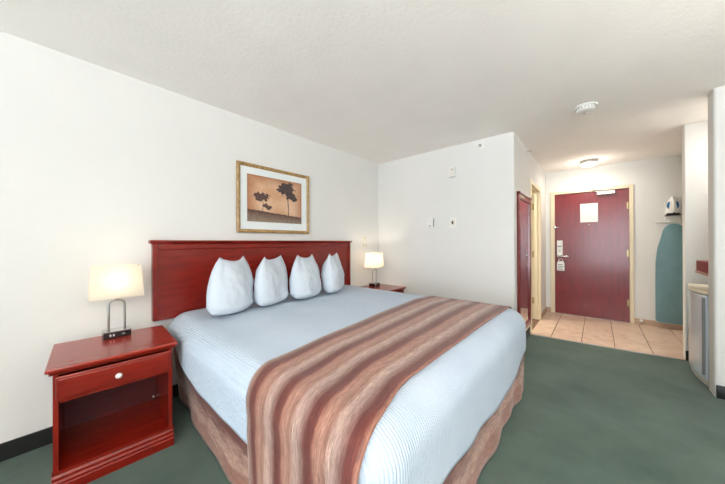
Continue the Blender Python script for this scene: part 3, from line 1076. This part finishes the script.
# ------------------------------------------------------------------ table lamps
def make_lamp(label):
    t = thing('table_lamp', label, 'lamp', (0, 0, 0), 0, 'table lamps on the nightstands')
    base = obj('lamp_base', BX((-0.068, -0.045, 0.0), (0.068, 0.045, 0.040), 0.003), 'black_plastic', t, label='black power base')
    obj('chrome_plate', BX((-0.070, -0.047, 0.040), (0.070, 0.047, 0.046), 0.001, 1), 'chrome', base)
    for x in (-0.036, -0.020):
        obj('outlet_slot', BX((x - 0.004, -0.0465, 0.014), (x + 0.004, -0.0445, 0.028), 0.001, 1), 'white_plastic', base)
    obj('switch_button', BX((0.02, -0.0465, 0.017), (0.036, -0.0445, 0.026), 0.001, 1), 'grey_plastic', base)
    R_, zt = 0.040, 0.240
    pts = [(-0.040, 0, 0.044), (-0.040, 0, 0.15), (-0.040, 0, zt - 0.030)]
    for i in range(1, 9):
        a = math.pi / 2 * i / 8
        pts.append((-0.010 - 0.030 * math.cos(a), 0, zt - 0.030 + 0.030 * math.sin(a)))
    pts += [(-p[0], 0, p[2]) for p in reversed(pts)]
    bm = bmesh.new()
    tube(bm, pts, 0.0065, 12)
    obj('stem', bm, 'brushed_nickel', t, True)
    bm = bmesh.new()
    lathe(bm, [(0.009, zt - 0.003), (0.009, zt + 0.02), (0.016, zt + 0.024), (0.016, zt + 0.065)], 16)
    for s in (-1, 1):                                    # spider that carries the shade
        tube(bm, [(0, 0, zt + 0.040), (s * 0.129, 0, zt + 0.040)], 0.002, 6)
    obj('socket', bm, 'brushed_nickel', t, 50)
    bm = bmesh.new()
    lathe(bm, [(0.012, zt + 0.065), (0.024, zt + 0.085), (0.030, zt + 0.11), (0.024, zt + 0.135), (0.008, zt + 0.148)], 16)
    obj('bulb', bm, 'bulb_glow', t, True)
    # rectangular tapered shade, open above and below
    bm = bmesh.new()
    z0, z1 = 0.262, 0.470
    def rr(wx, wy, z, r=0.006):
        out = []
        for sx, sy, a0 in ((1, 1, 0), (-1, 1, 90), (-1, -1, 180), (1, -1, 270)):
            for q in range(3):
                a = math.radians(a0 + 45 * q)
                out.append(bm.verts.new((sx * (wx - r) + r * math.cos(a), sy * (wy - r) + r * math.sin(a), z)))
        return out
    A, B = rr(0.133, 0.074, z0), rr(0.120, 0.064, z1)
    A2, B2 = rr(0.131, 0.072, z0), rr(0.118, 0.062, z1)
    n = len(A)
    for i in range(n):
        j = (i + 1) % n
        bm.faces.new((A[i], A[j], B[j], B[i]))
        bm.faces.new((A2[j], A2[i], B2[i], B2[j]))
        bm.faces.new((A[j], A[i], A2[i], A2[j]))
        bm.faces.new((B[i], B[j], B2[j], B2[i]))
    obj('lamp_shade', bm, 'lamp_shade_linen', t, 30, 'cream rectangular linen shade')
    return t
def lamp_light(loc, power):
    l = bpy.data.lights.new('lamp_bulb_light', 'POINT')
    l.energy = power
    l.color = (1.0, 0.82, 0.62)
    l.shadow_soft_size = 0.03
    o = bpy.data.objects.new('lamp_bulb_light', l)
    o.location = loc
    COL.objects.link(o)
lamp = make_lamp('lit table lamp on the nightstand with the open cubby')
lamp2 = copy_tree(lamp)
lamp.location = (0.283, 2.42, 0.635)
lamp2.location = (3.005, 2.39, 0.635)
lamp2['label'] = 'lit table lamp in the room corner beyond the bed'
lamp_light((0.283, 2.42, 0.635 + 0.375), 1.1)
lamp_light((3.005, 2.39, 0.635 + 0.375), 5.0)

# ------------------------------------------------------------------ wall fittings
sw = thing('light_switch', 'ivory light switch on the headboard wall above the corner lamp', 'switch', (3.03, YW, 1.265))
obj('cover_plate', BX((-0.045, -0.008, -0.065), (0.045, 0, 0.065), 0.004), 'beige_plastic', sw)
obj('rocker', BX((-0.018, -0.013, -0.034), (0.018, -0.007, 0.034), 0.003), 'white_plastic', sw)

def on_end(name, label, cat, y, z):
    return thing(name, label, cat, (X1, y, z), math.radians(-90))      # local -y faces the room
al = on_end('fire_alarm', 'white fire alarm box high on the wall beyond the bed', 'alarm', 1.394, 2.146)
obj('housing', BX((-0.042, -0.04, -0.062), (0.042, 0, 0.062), 0.006), 'white_plastic', al)
obj('strobe_lens', BX((-0.012, -0.052, 0.010), (0.022, -0.038, 0.045), 0.004), 'beige_plastic', al)
bm = bmesh.new()
for q in range(4):
    box(bm, (-0.026, -0.0415, -0.042 + q * 0.011), (0.026, -0.0395, -0.037 + q * 0.011))
obj('grille', bm, 'beige_plastic', al)
th = on_end('thermostat', 'deep white wall thermostat, farther of the pair from the corridor', 'thermostat', 1.70, 1.513)
obj('housing', BX((-0.046, -0.032, -0.070), (0.046, 0, 0.070), 0.008), 'white_plastic', th)
obj('side_vent', BX((0.0455, -0.026, -0.055), (0.0475, -0.006, 0.055)), 'grey_plastic', th)
obj('dial_slider', BX((-0.02, -0.036, -0.045), (0.012, -0.031, -0.035), 0.001, 1), 'grey_plastic', th)
ps = on_end('wall_control', 'white wall plate with dark button, nearer of the pair to the corridor', 'wall plate', 1.393, 1.502)
obj('cover_plate', BX((-0.040, -0.010, -0.070), (0.040, 0, 0.070), 0.004), 'white_plastic', ps)
obj('bezel', BX((-0.022, -0.014, -0.032), (0.022, -0.009, 0.032), 0.002, 1), 'beige_plastic', ps)
obj('button', BX((-0.011, -0.019, -0.016), (0.011, -0.013, 0.016), 0.002, 1), 'black_plastic', ps)

def sprinkler(loc, rz, label):
    t = thing('fire_sprinkler', label, 'sprinkler', loc, rz, 'sidewall fire sprinklers')
    bm = bmesh.new()
    lathe(bm, [(0.036, 0.0), (0.036, -0.004), (0.022, -0.010), (0.010, -0.012)], 20, 'y')
    obj('escutcheon', bm, 'white_plastic', t, 40)
    bm = bmesh.new()
    lathe(bm, [(0.009, -0.010), (0.009, -0.030)], 12, 'y')
    for s in (-1, 1):
        tube(bm, [(s * 0.008, -0.026, 0), (s * 0.012, -0.040, 0), (s * 0.003, -0.056, 0)], 0.0025, 6)
    obj('sprinkler_head', bm, 'chrome', t, 40)
    bm = bmesh.new()
    box(bm, (-0.018, -0.060, 0.006), (0.018, -0.050, 0.009))
    lathe(bm, [(0.014, -0.056), (0.014, -0.059)], 12, 'y')
    obj('deflector', bm, 'chrome', t)
sprinkler((X1, 1.04, 2.398), math.radians(-90), 'white sidewall sprinkler high on the wall beyond the bed')
sprinkler((4.03, YC, 2.415), 0, 'white sidewall sprinkler on the corridor wall above the mirror')

# ------------------------------------------------------------------ ceiling fittings
sd = thing('smoke_detector', 'round white smoke detector on the ceiling', 'smoke detector', (3.19, 0.075, ZC))
bm = bmesh.new()
lathe(bm, [(0.085, 0.0), (0.085, -0.010), (0.078, -0.013)], 32)
obj('base_plate', bm, 'white_plastic', sd, 40)
bm = bmesh.new()
lathe(bm, [(0.070, -0.013), (0.070, -0.034), (0.060, -0.045), (0.035, -0.050), (0.004, -0.051)], 32)
hs = obj('housing', bm, 'white_plastic', sd, 40)
bm = bmesh.new()
for q in range(18):
    a = 2 * math.pi * q / 18
    tube(bm, [(0.0705 * math.cos(a), 0.0705 * math.sin(a), -0.017), (0.0705 * math.cos(a), 0.0705 * math.sin(a), -0.031)], 0.003, 5)
obj('vent_slots', bm, 'grey_plastic', hs)
bm = bmesh.new()
lathe(bm, [(0.008, -0.047), (0.008, -0.052)], 12, 'z', (0.03, 0.01, 0))
obj('test_button', bm, 'grey_plastic', hs)

def ceiling_light(label, x, y, power, col):
    cf = thing('ceiling_light', label, 'ceiling light', (x, y, ZC), 0, 'flush ceiling lights')
    bm = bmesh.new()
    lathe(bm, [(0.104, 0.0), (0.104, -0.040), (0.098, -0.044)], 36)
    obj('metal_band', bm, 'brushed_nickel', cf, 40)
    bm = bmesh.new()
    lathe(bm, [(0.097, -0.042), (0.094, -0.060), (0.080, -0.076), (0.050, -0.087), (0.008, -0.091)], 36)
    obj('glass_diffuser', bm, 'fixture_glass', cf, True)
    l = bpy.data.lights.new('ceiling_light_lamp', 'AREA')
    l.shape = 'DISK'
    l.size = 0.18
    l.energy = power
    l.color = col
    o = bpy.data.objects.new('ceiling_light_lamp', l)
    o.location = (x, y, ZC - 0.10)
    COL.objects.link(o)
    l = bpy.data.lights.new('ceiling_light_glow', 'POINT')
    l.energy = power * 0.6
    l.color = col
    l.shadow_soft_size = 0.08
    o = bpy.data.objects.new('ceiling_light_glow', l)
    o.location = (x, y, ZC - 0.20)
    COL.objects.link(o)
ceiling_light('lit round flush ceiling light over the entry in front of the red door', 5.36, 0.09, 4.5, (1.0, 0.90, 0.78))
ceiling_light('lit round flush ceiling light in the bathroom behind the corridor wall', 4.55, 1.65, 16, (1.0, 0.88, 0.70))
ceiling_light('added unseen flush ceiling light brightening the refrigerator niche', 4.02, -1.18, 3, (1.0, 0.96, 0.90))  # out of view, added to lighten the niche and its partition

# ------------------------------------------------------------------ ironing board, holder and iron
XI = X2
ib = thing('ironing_board', 'blue-grey ironing board hanging upright on the entry wall', 'ironing board', (XI, -0.82, 0.0))
out = []
bw, zb, zt = 0.180, 0.085, 1.505
for a in range(180, 271, 15):          # bottom corners
    out.append((-bw + 0.04 + 0.04 * math.cos(math.radians(a)), zb + 0.04 + 0.04 * math.sin(math.radians(a))))
for a in range(270, 361, 15):
    out.append((bw - 0.04 + 0.04 * math.cos(math.radians(a)), zb + 0.04 + 0.04 * math.sin(math.radians(a))))
for z, w_ in ((0.6, bw), (0.95, bw * 0.985), (1.15, bw * 0.88), (1.30, bw * 0.70)):
    out.append((w_, z))
for q in range(1, 12):
    a = math.pi * q / 12
    out.append((0.106 * math.cos(a), 1.38 + (zt - 1.38) * math.sin(a)))
for z, w_ in ((1.30, bw * 0.70), (1.15, bw * 0.88), (0.95, bw * 0.985), (0.6, bw)):
    out.append((-w_, z))
bm = bmesh.new()
prism(bm, [(-0.085, y, z) for y, z in out], (0.030, 0, 0), 0.008)
obj('padded_cover', bm, 'board_cover', ib, 40)
bm = bmesh.new()
prism(bm, [(-0.054, y * 1.02, 0.075 + (z - 0.085) * 0.992) for y, z in out], (0.012, 0, 0), 0.002)
obj('metal_deck', bm, 'white_plastic', ib, 40)
for s in (-1, 1):
    bm = bmesh.new()
    tube(bm, [(-0.033, s * 0.10, 0.14), (-0.033, s * 0.05, 0.75), (-0.033, s * 0.09, 1.25)], 0.008, 8)
    tube(bm, [(-0.020, s * 0.10, 0.20), (-0.020, -s * 0.06, 1.15)], 0.008, 8)
    obj('folded_leg', bm, 'white_plastic', ib, 40)

ho = thing('iron_holder', 'white wall rack above the ironing board holding the iron', 'rack', (XI, -0.80, 1.51))
bm = bmesh.new()
box(bm, (-0.014, -0.13, 0.015), (0, 0.15, 0.032), 0.003)
obj('hanging_rail', bm, 'white_plastic', ho)
for s in (-1, 1):
    bm = bmesh.new()
    tube(bm, [(-0.012, s * 0.05 - 0.02, 0.024), (-0.10, s * 0.05 - 0.02, 0.020), (-0.11, s * 0.05 - 0.02, 0.040)], 0.005, 8)
    obj('board_hook', bm, 'white_plastic', ho, 40)
obj('back_plate', BX((-0.010, -0.085, 0.032), (0, 0.060, 0.30), 0.004), 'white_plastic', ho)
obj('iron_cradle', BX((-0.125, -0.090, 0.105), (-0.010, 0.062, 0.118), 0.003), 'black_plastic', ho)

ir = thing('clothes_iron', 'white and blue iron stored nose up on the wall rack', 'iron', (XI - 0.012, -0.812, 1.640))
# sole towards the wall, handle towards the room, nose up
def iron_out(s):
    pts = []
    for q in range(9):
        t = q / 8
        pts.append((0.066 * s * (1 - t ** 2.2) ** 0.75 if t < 1 else 0, 0.02 + 0.265 * t))
    return pts
def iron_prism(s, x0, x1, z0, top):
    bm = bmesh.new()
    L = iron_out(s)
    poly = [(x0, -y, z0 + (z - 0.02) * top) for y, z in L] + [(x0, y, z0 + (z - 0.02) * top) for y, z in reversed(L[:-1])]
    prism(bm, poly, (x1 - x0, 0, 0), 0.004)
    return bm
obj('soleplate', iron_prism(1.0, -0.012, -0.004, 0.0, 1.0), 'chrome', ir)
bm = bmesh.new()
secs = [(-0.012, 0.98, 0.0, 1.0), (-0.040, 0.96, 0.0, 0.97), (-0.062, 0.84, 0.004, 0.88), (-0.082, 0.50, 0.012, 0.72)]
ringl = []
for x, s, z0, tp in secs:
    L = iron_out(s)
    ringl.append([bm.verts.new((x, y, z)) for y, z in [(-a, z0 + (b - 0.02) * tp) for a, b in L] + [(a, z0 + (b - 0.02) * tp) for a, b in reversed(L[:-1])]])
for A, B in zip(ringl, ringl[1:]):
    n = len(A)
    for i in range(n):
        j = (i + 1) % n
        bm.faces.new((A[i], A[j], B[j], B[i]))
bm.faces.new(ringl[0])
bm.faces.new(ringl[-1])
body = obj('iron_body', bm, 'white_plastic', ir, 50)
for s in (-1, 1):
    bm = bmesh.new()
    pl = [(s * 0.020, 0.070), (s * 0.046, 0.072), (s * 0.058, 0.105), (s * 0.055, 0.150), (s * 0.036, 0.178), (s * 0.028, 0.165), (s * 0.034, 0.125), (s * 0.020, 0.100)]
    prism(bm, [(-0.070 - 0.012 * (1 - abs(y) / 0.06), y, z) for y, z in pl], (0.03, 0, 0))
    obj('water_window', bm, 'iron_blue', body)
bm = bmesh.new()
tube(bm, [(-0.075, 0, 0.20), (-0.100, 0, 0.19), (-0.118, 0, 0.15), (-0.120, 0, 0.08), (-0.105, 0, 0.030), (-0.070, 0, 0.012)], 0.014, 12)
obj('handle', bm, 'white_plastic', ir, True)
obj('heel', BX((-0.085, -0.062, -0.010), (-0.008, 0.062, 0.012), 0.004), 'black_plastic', ir)
bm = bmesh.new()
lathe(bm, [(0.016, -0.108), (0.016, -0.095)], 14, 'x', (0, -0.004, 0.004))
obj('cord_bushing', bm, 'black_plastic', ir)

# ------------------------------------------------------------------ niche: refrigerator and shelf
FX0, FX1 = 3.70, 4.27
fr = thing('mini_fridge', 'white bow-fronted mini refrigerator in the niche', 'refrigerator', ((FX0 + FX1) / 2, -0.98, 0))
hwf = (FX1 - FX0) / 2
obj('body', BX((-hwf, -0.30, 0.02), (hwf, 0.225, 0.79), 0.006), 'fridge_side', fr)
def bow(y0, amp, n=18, w_=hwf):
    return [(-w_ + 2 * w_ * i / n, y0 + amp * (1 - (2 * i / n - 1) ** 2)) for i in range(n + 1)]
bm = bmesh.new()
prism(bm, [(x, y, 0.055) for x, y in [(hwf, 0.230), (-hwf, 0.230)] + bow(0.272, 0.035)], (0, 0, 0.725), 0.004)
dr = obj('fridge_door', bm, 'fridge_white', fr, 30)
bm = bmesh.new()
prism(bm, [(x, y, 0.0) for x, y in [(hwf, 0.20), (-hwf, 0.20)] + bow(0.262, 0.030)], (0, 0, 0.05), 0.003)
obj('kick_plate', bm, 'fridge_side', fr, 30)
bm = bmesh.new()
prism(bm, [(x, y, 0.79) for x, y in [(hwf + 0.01, -0.30), (-hwf - 0.01, -0.30)] + bow(0.268, 0.045, 18, hwf + 0.01)], (0, 0, 0.032), 0.008)
obj('top_panel', bm, 'fridge_cream', fr, 30)
obj('door_handle', BX((-hwf + 0.008, 0.272, 0.09), (-hwf + 0.030, 0.292, 0.76), 0.005), 'grey_plastic', dr)
bm = bmesh.new()
lathe(bm, [(0.012, 0.055), (0.012, 0.065)], 12, 'z', (hwf - 0.02, 0.26, -0.01))
obj('hinge_cap', bm, 'grey_plastic', dr)

sh = thing('wall_shelf', 'dark red wooden shelf box above the mini refrigerator', 'shelf', (3.66, -0.90, 0.955))
obj('shelf_box', BX((0.0, -0.40, 0.022), (0.352, 0.190, 0.118), 0.003), 'shelf_red', sh)
obj('edge_board', BX((0.0, -0.40, 0.0), (0.356, 0.196, 0.022), 0.003), 'shelf_edge', sh)
bm = bmesh.new()
prism(bm, [(0.004, 0.10, 0.0), (0.004, -0.30, 0.0), (0.004, -0.30, -0.10)], (0.02, 0, 0))
obj('bracket', bm, 'shelf_red', sh)

# ------------------------------------------------------------------ two unseen uplighters added behind the camera to brighten the ceiling
def fill_uplighter(label, x, y, power):
    t = thing('fill_uplighter', label, 'floor lamp', (x, y, 0), 0, 'added fill uplighters')
    bm = bmesh.new()
    lathe(bm, [(0.14, 0.0), (0.14, 0.015), (0.05, 0.028), (0.014, 0.035)], 28)
    obj('base', bm, 'black_plastic', t, 40)
    bm = bmesh.new()
    lathe(bm, [(0.012, 0.03), (0.012, 1.58)], 14)
    obj('pole', bm, 'brushed_nickel', t, 40)
    bm = bmesh.new()
    lathe(bm, [(0.014, 1.57), (0.06, 1.59), (0.12, 1.64), (0.165, 1.71), (0.160, 1.71), (0.115, 1.645), (0.055, 1.60), (0.01, 1.595)], 32)
    obj('bowl_shade', bm, 'white_plastic', t, 40)
    bm = bmesh.new()
    lathe(bm, [(0.02, 1.60), (0.028, 1.63), (0.02, 1.66), (0.005, 1.67)], 16)
    obj('bulb', bm, 'bulb_glow', t, True)
    l = bpy.data.lights.new('fill_uplighter_light', 'AREA')
    l.shape = 'DISK'
    l.size = 0.24
    l.energy = power
    l.color = (1.0, 0.945, 0.89)
    o = bpy.data.objects.new('fill_uplighter_light', l)
    o.location = (x, y, 1.70)
    o.rotation_euler = (math.pi, 0, 0)
    COL.objects.link(o)
fill_uplighter('unseen nickel uplighter added to brighten the ceiling, towards the window', -1.0, -1.3, 52)
fill_uplighter('unseen nickel uplighter added to brighten the ceiling, by the wall opposite the bed', 1.35, -1.35, 15)
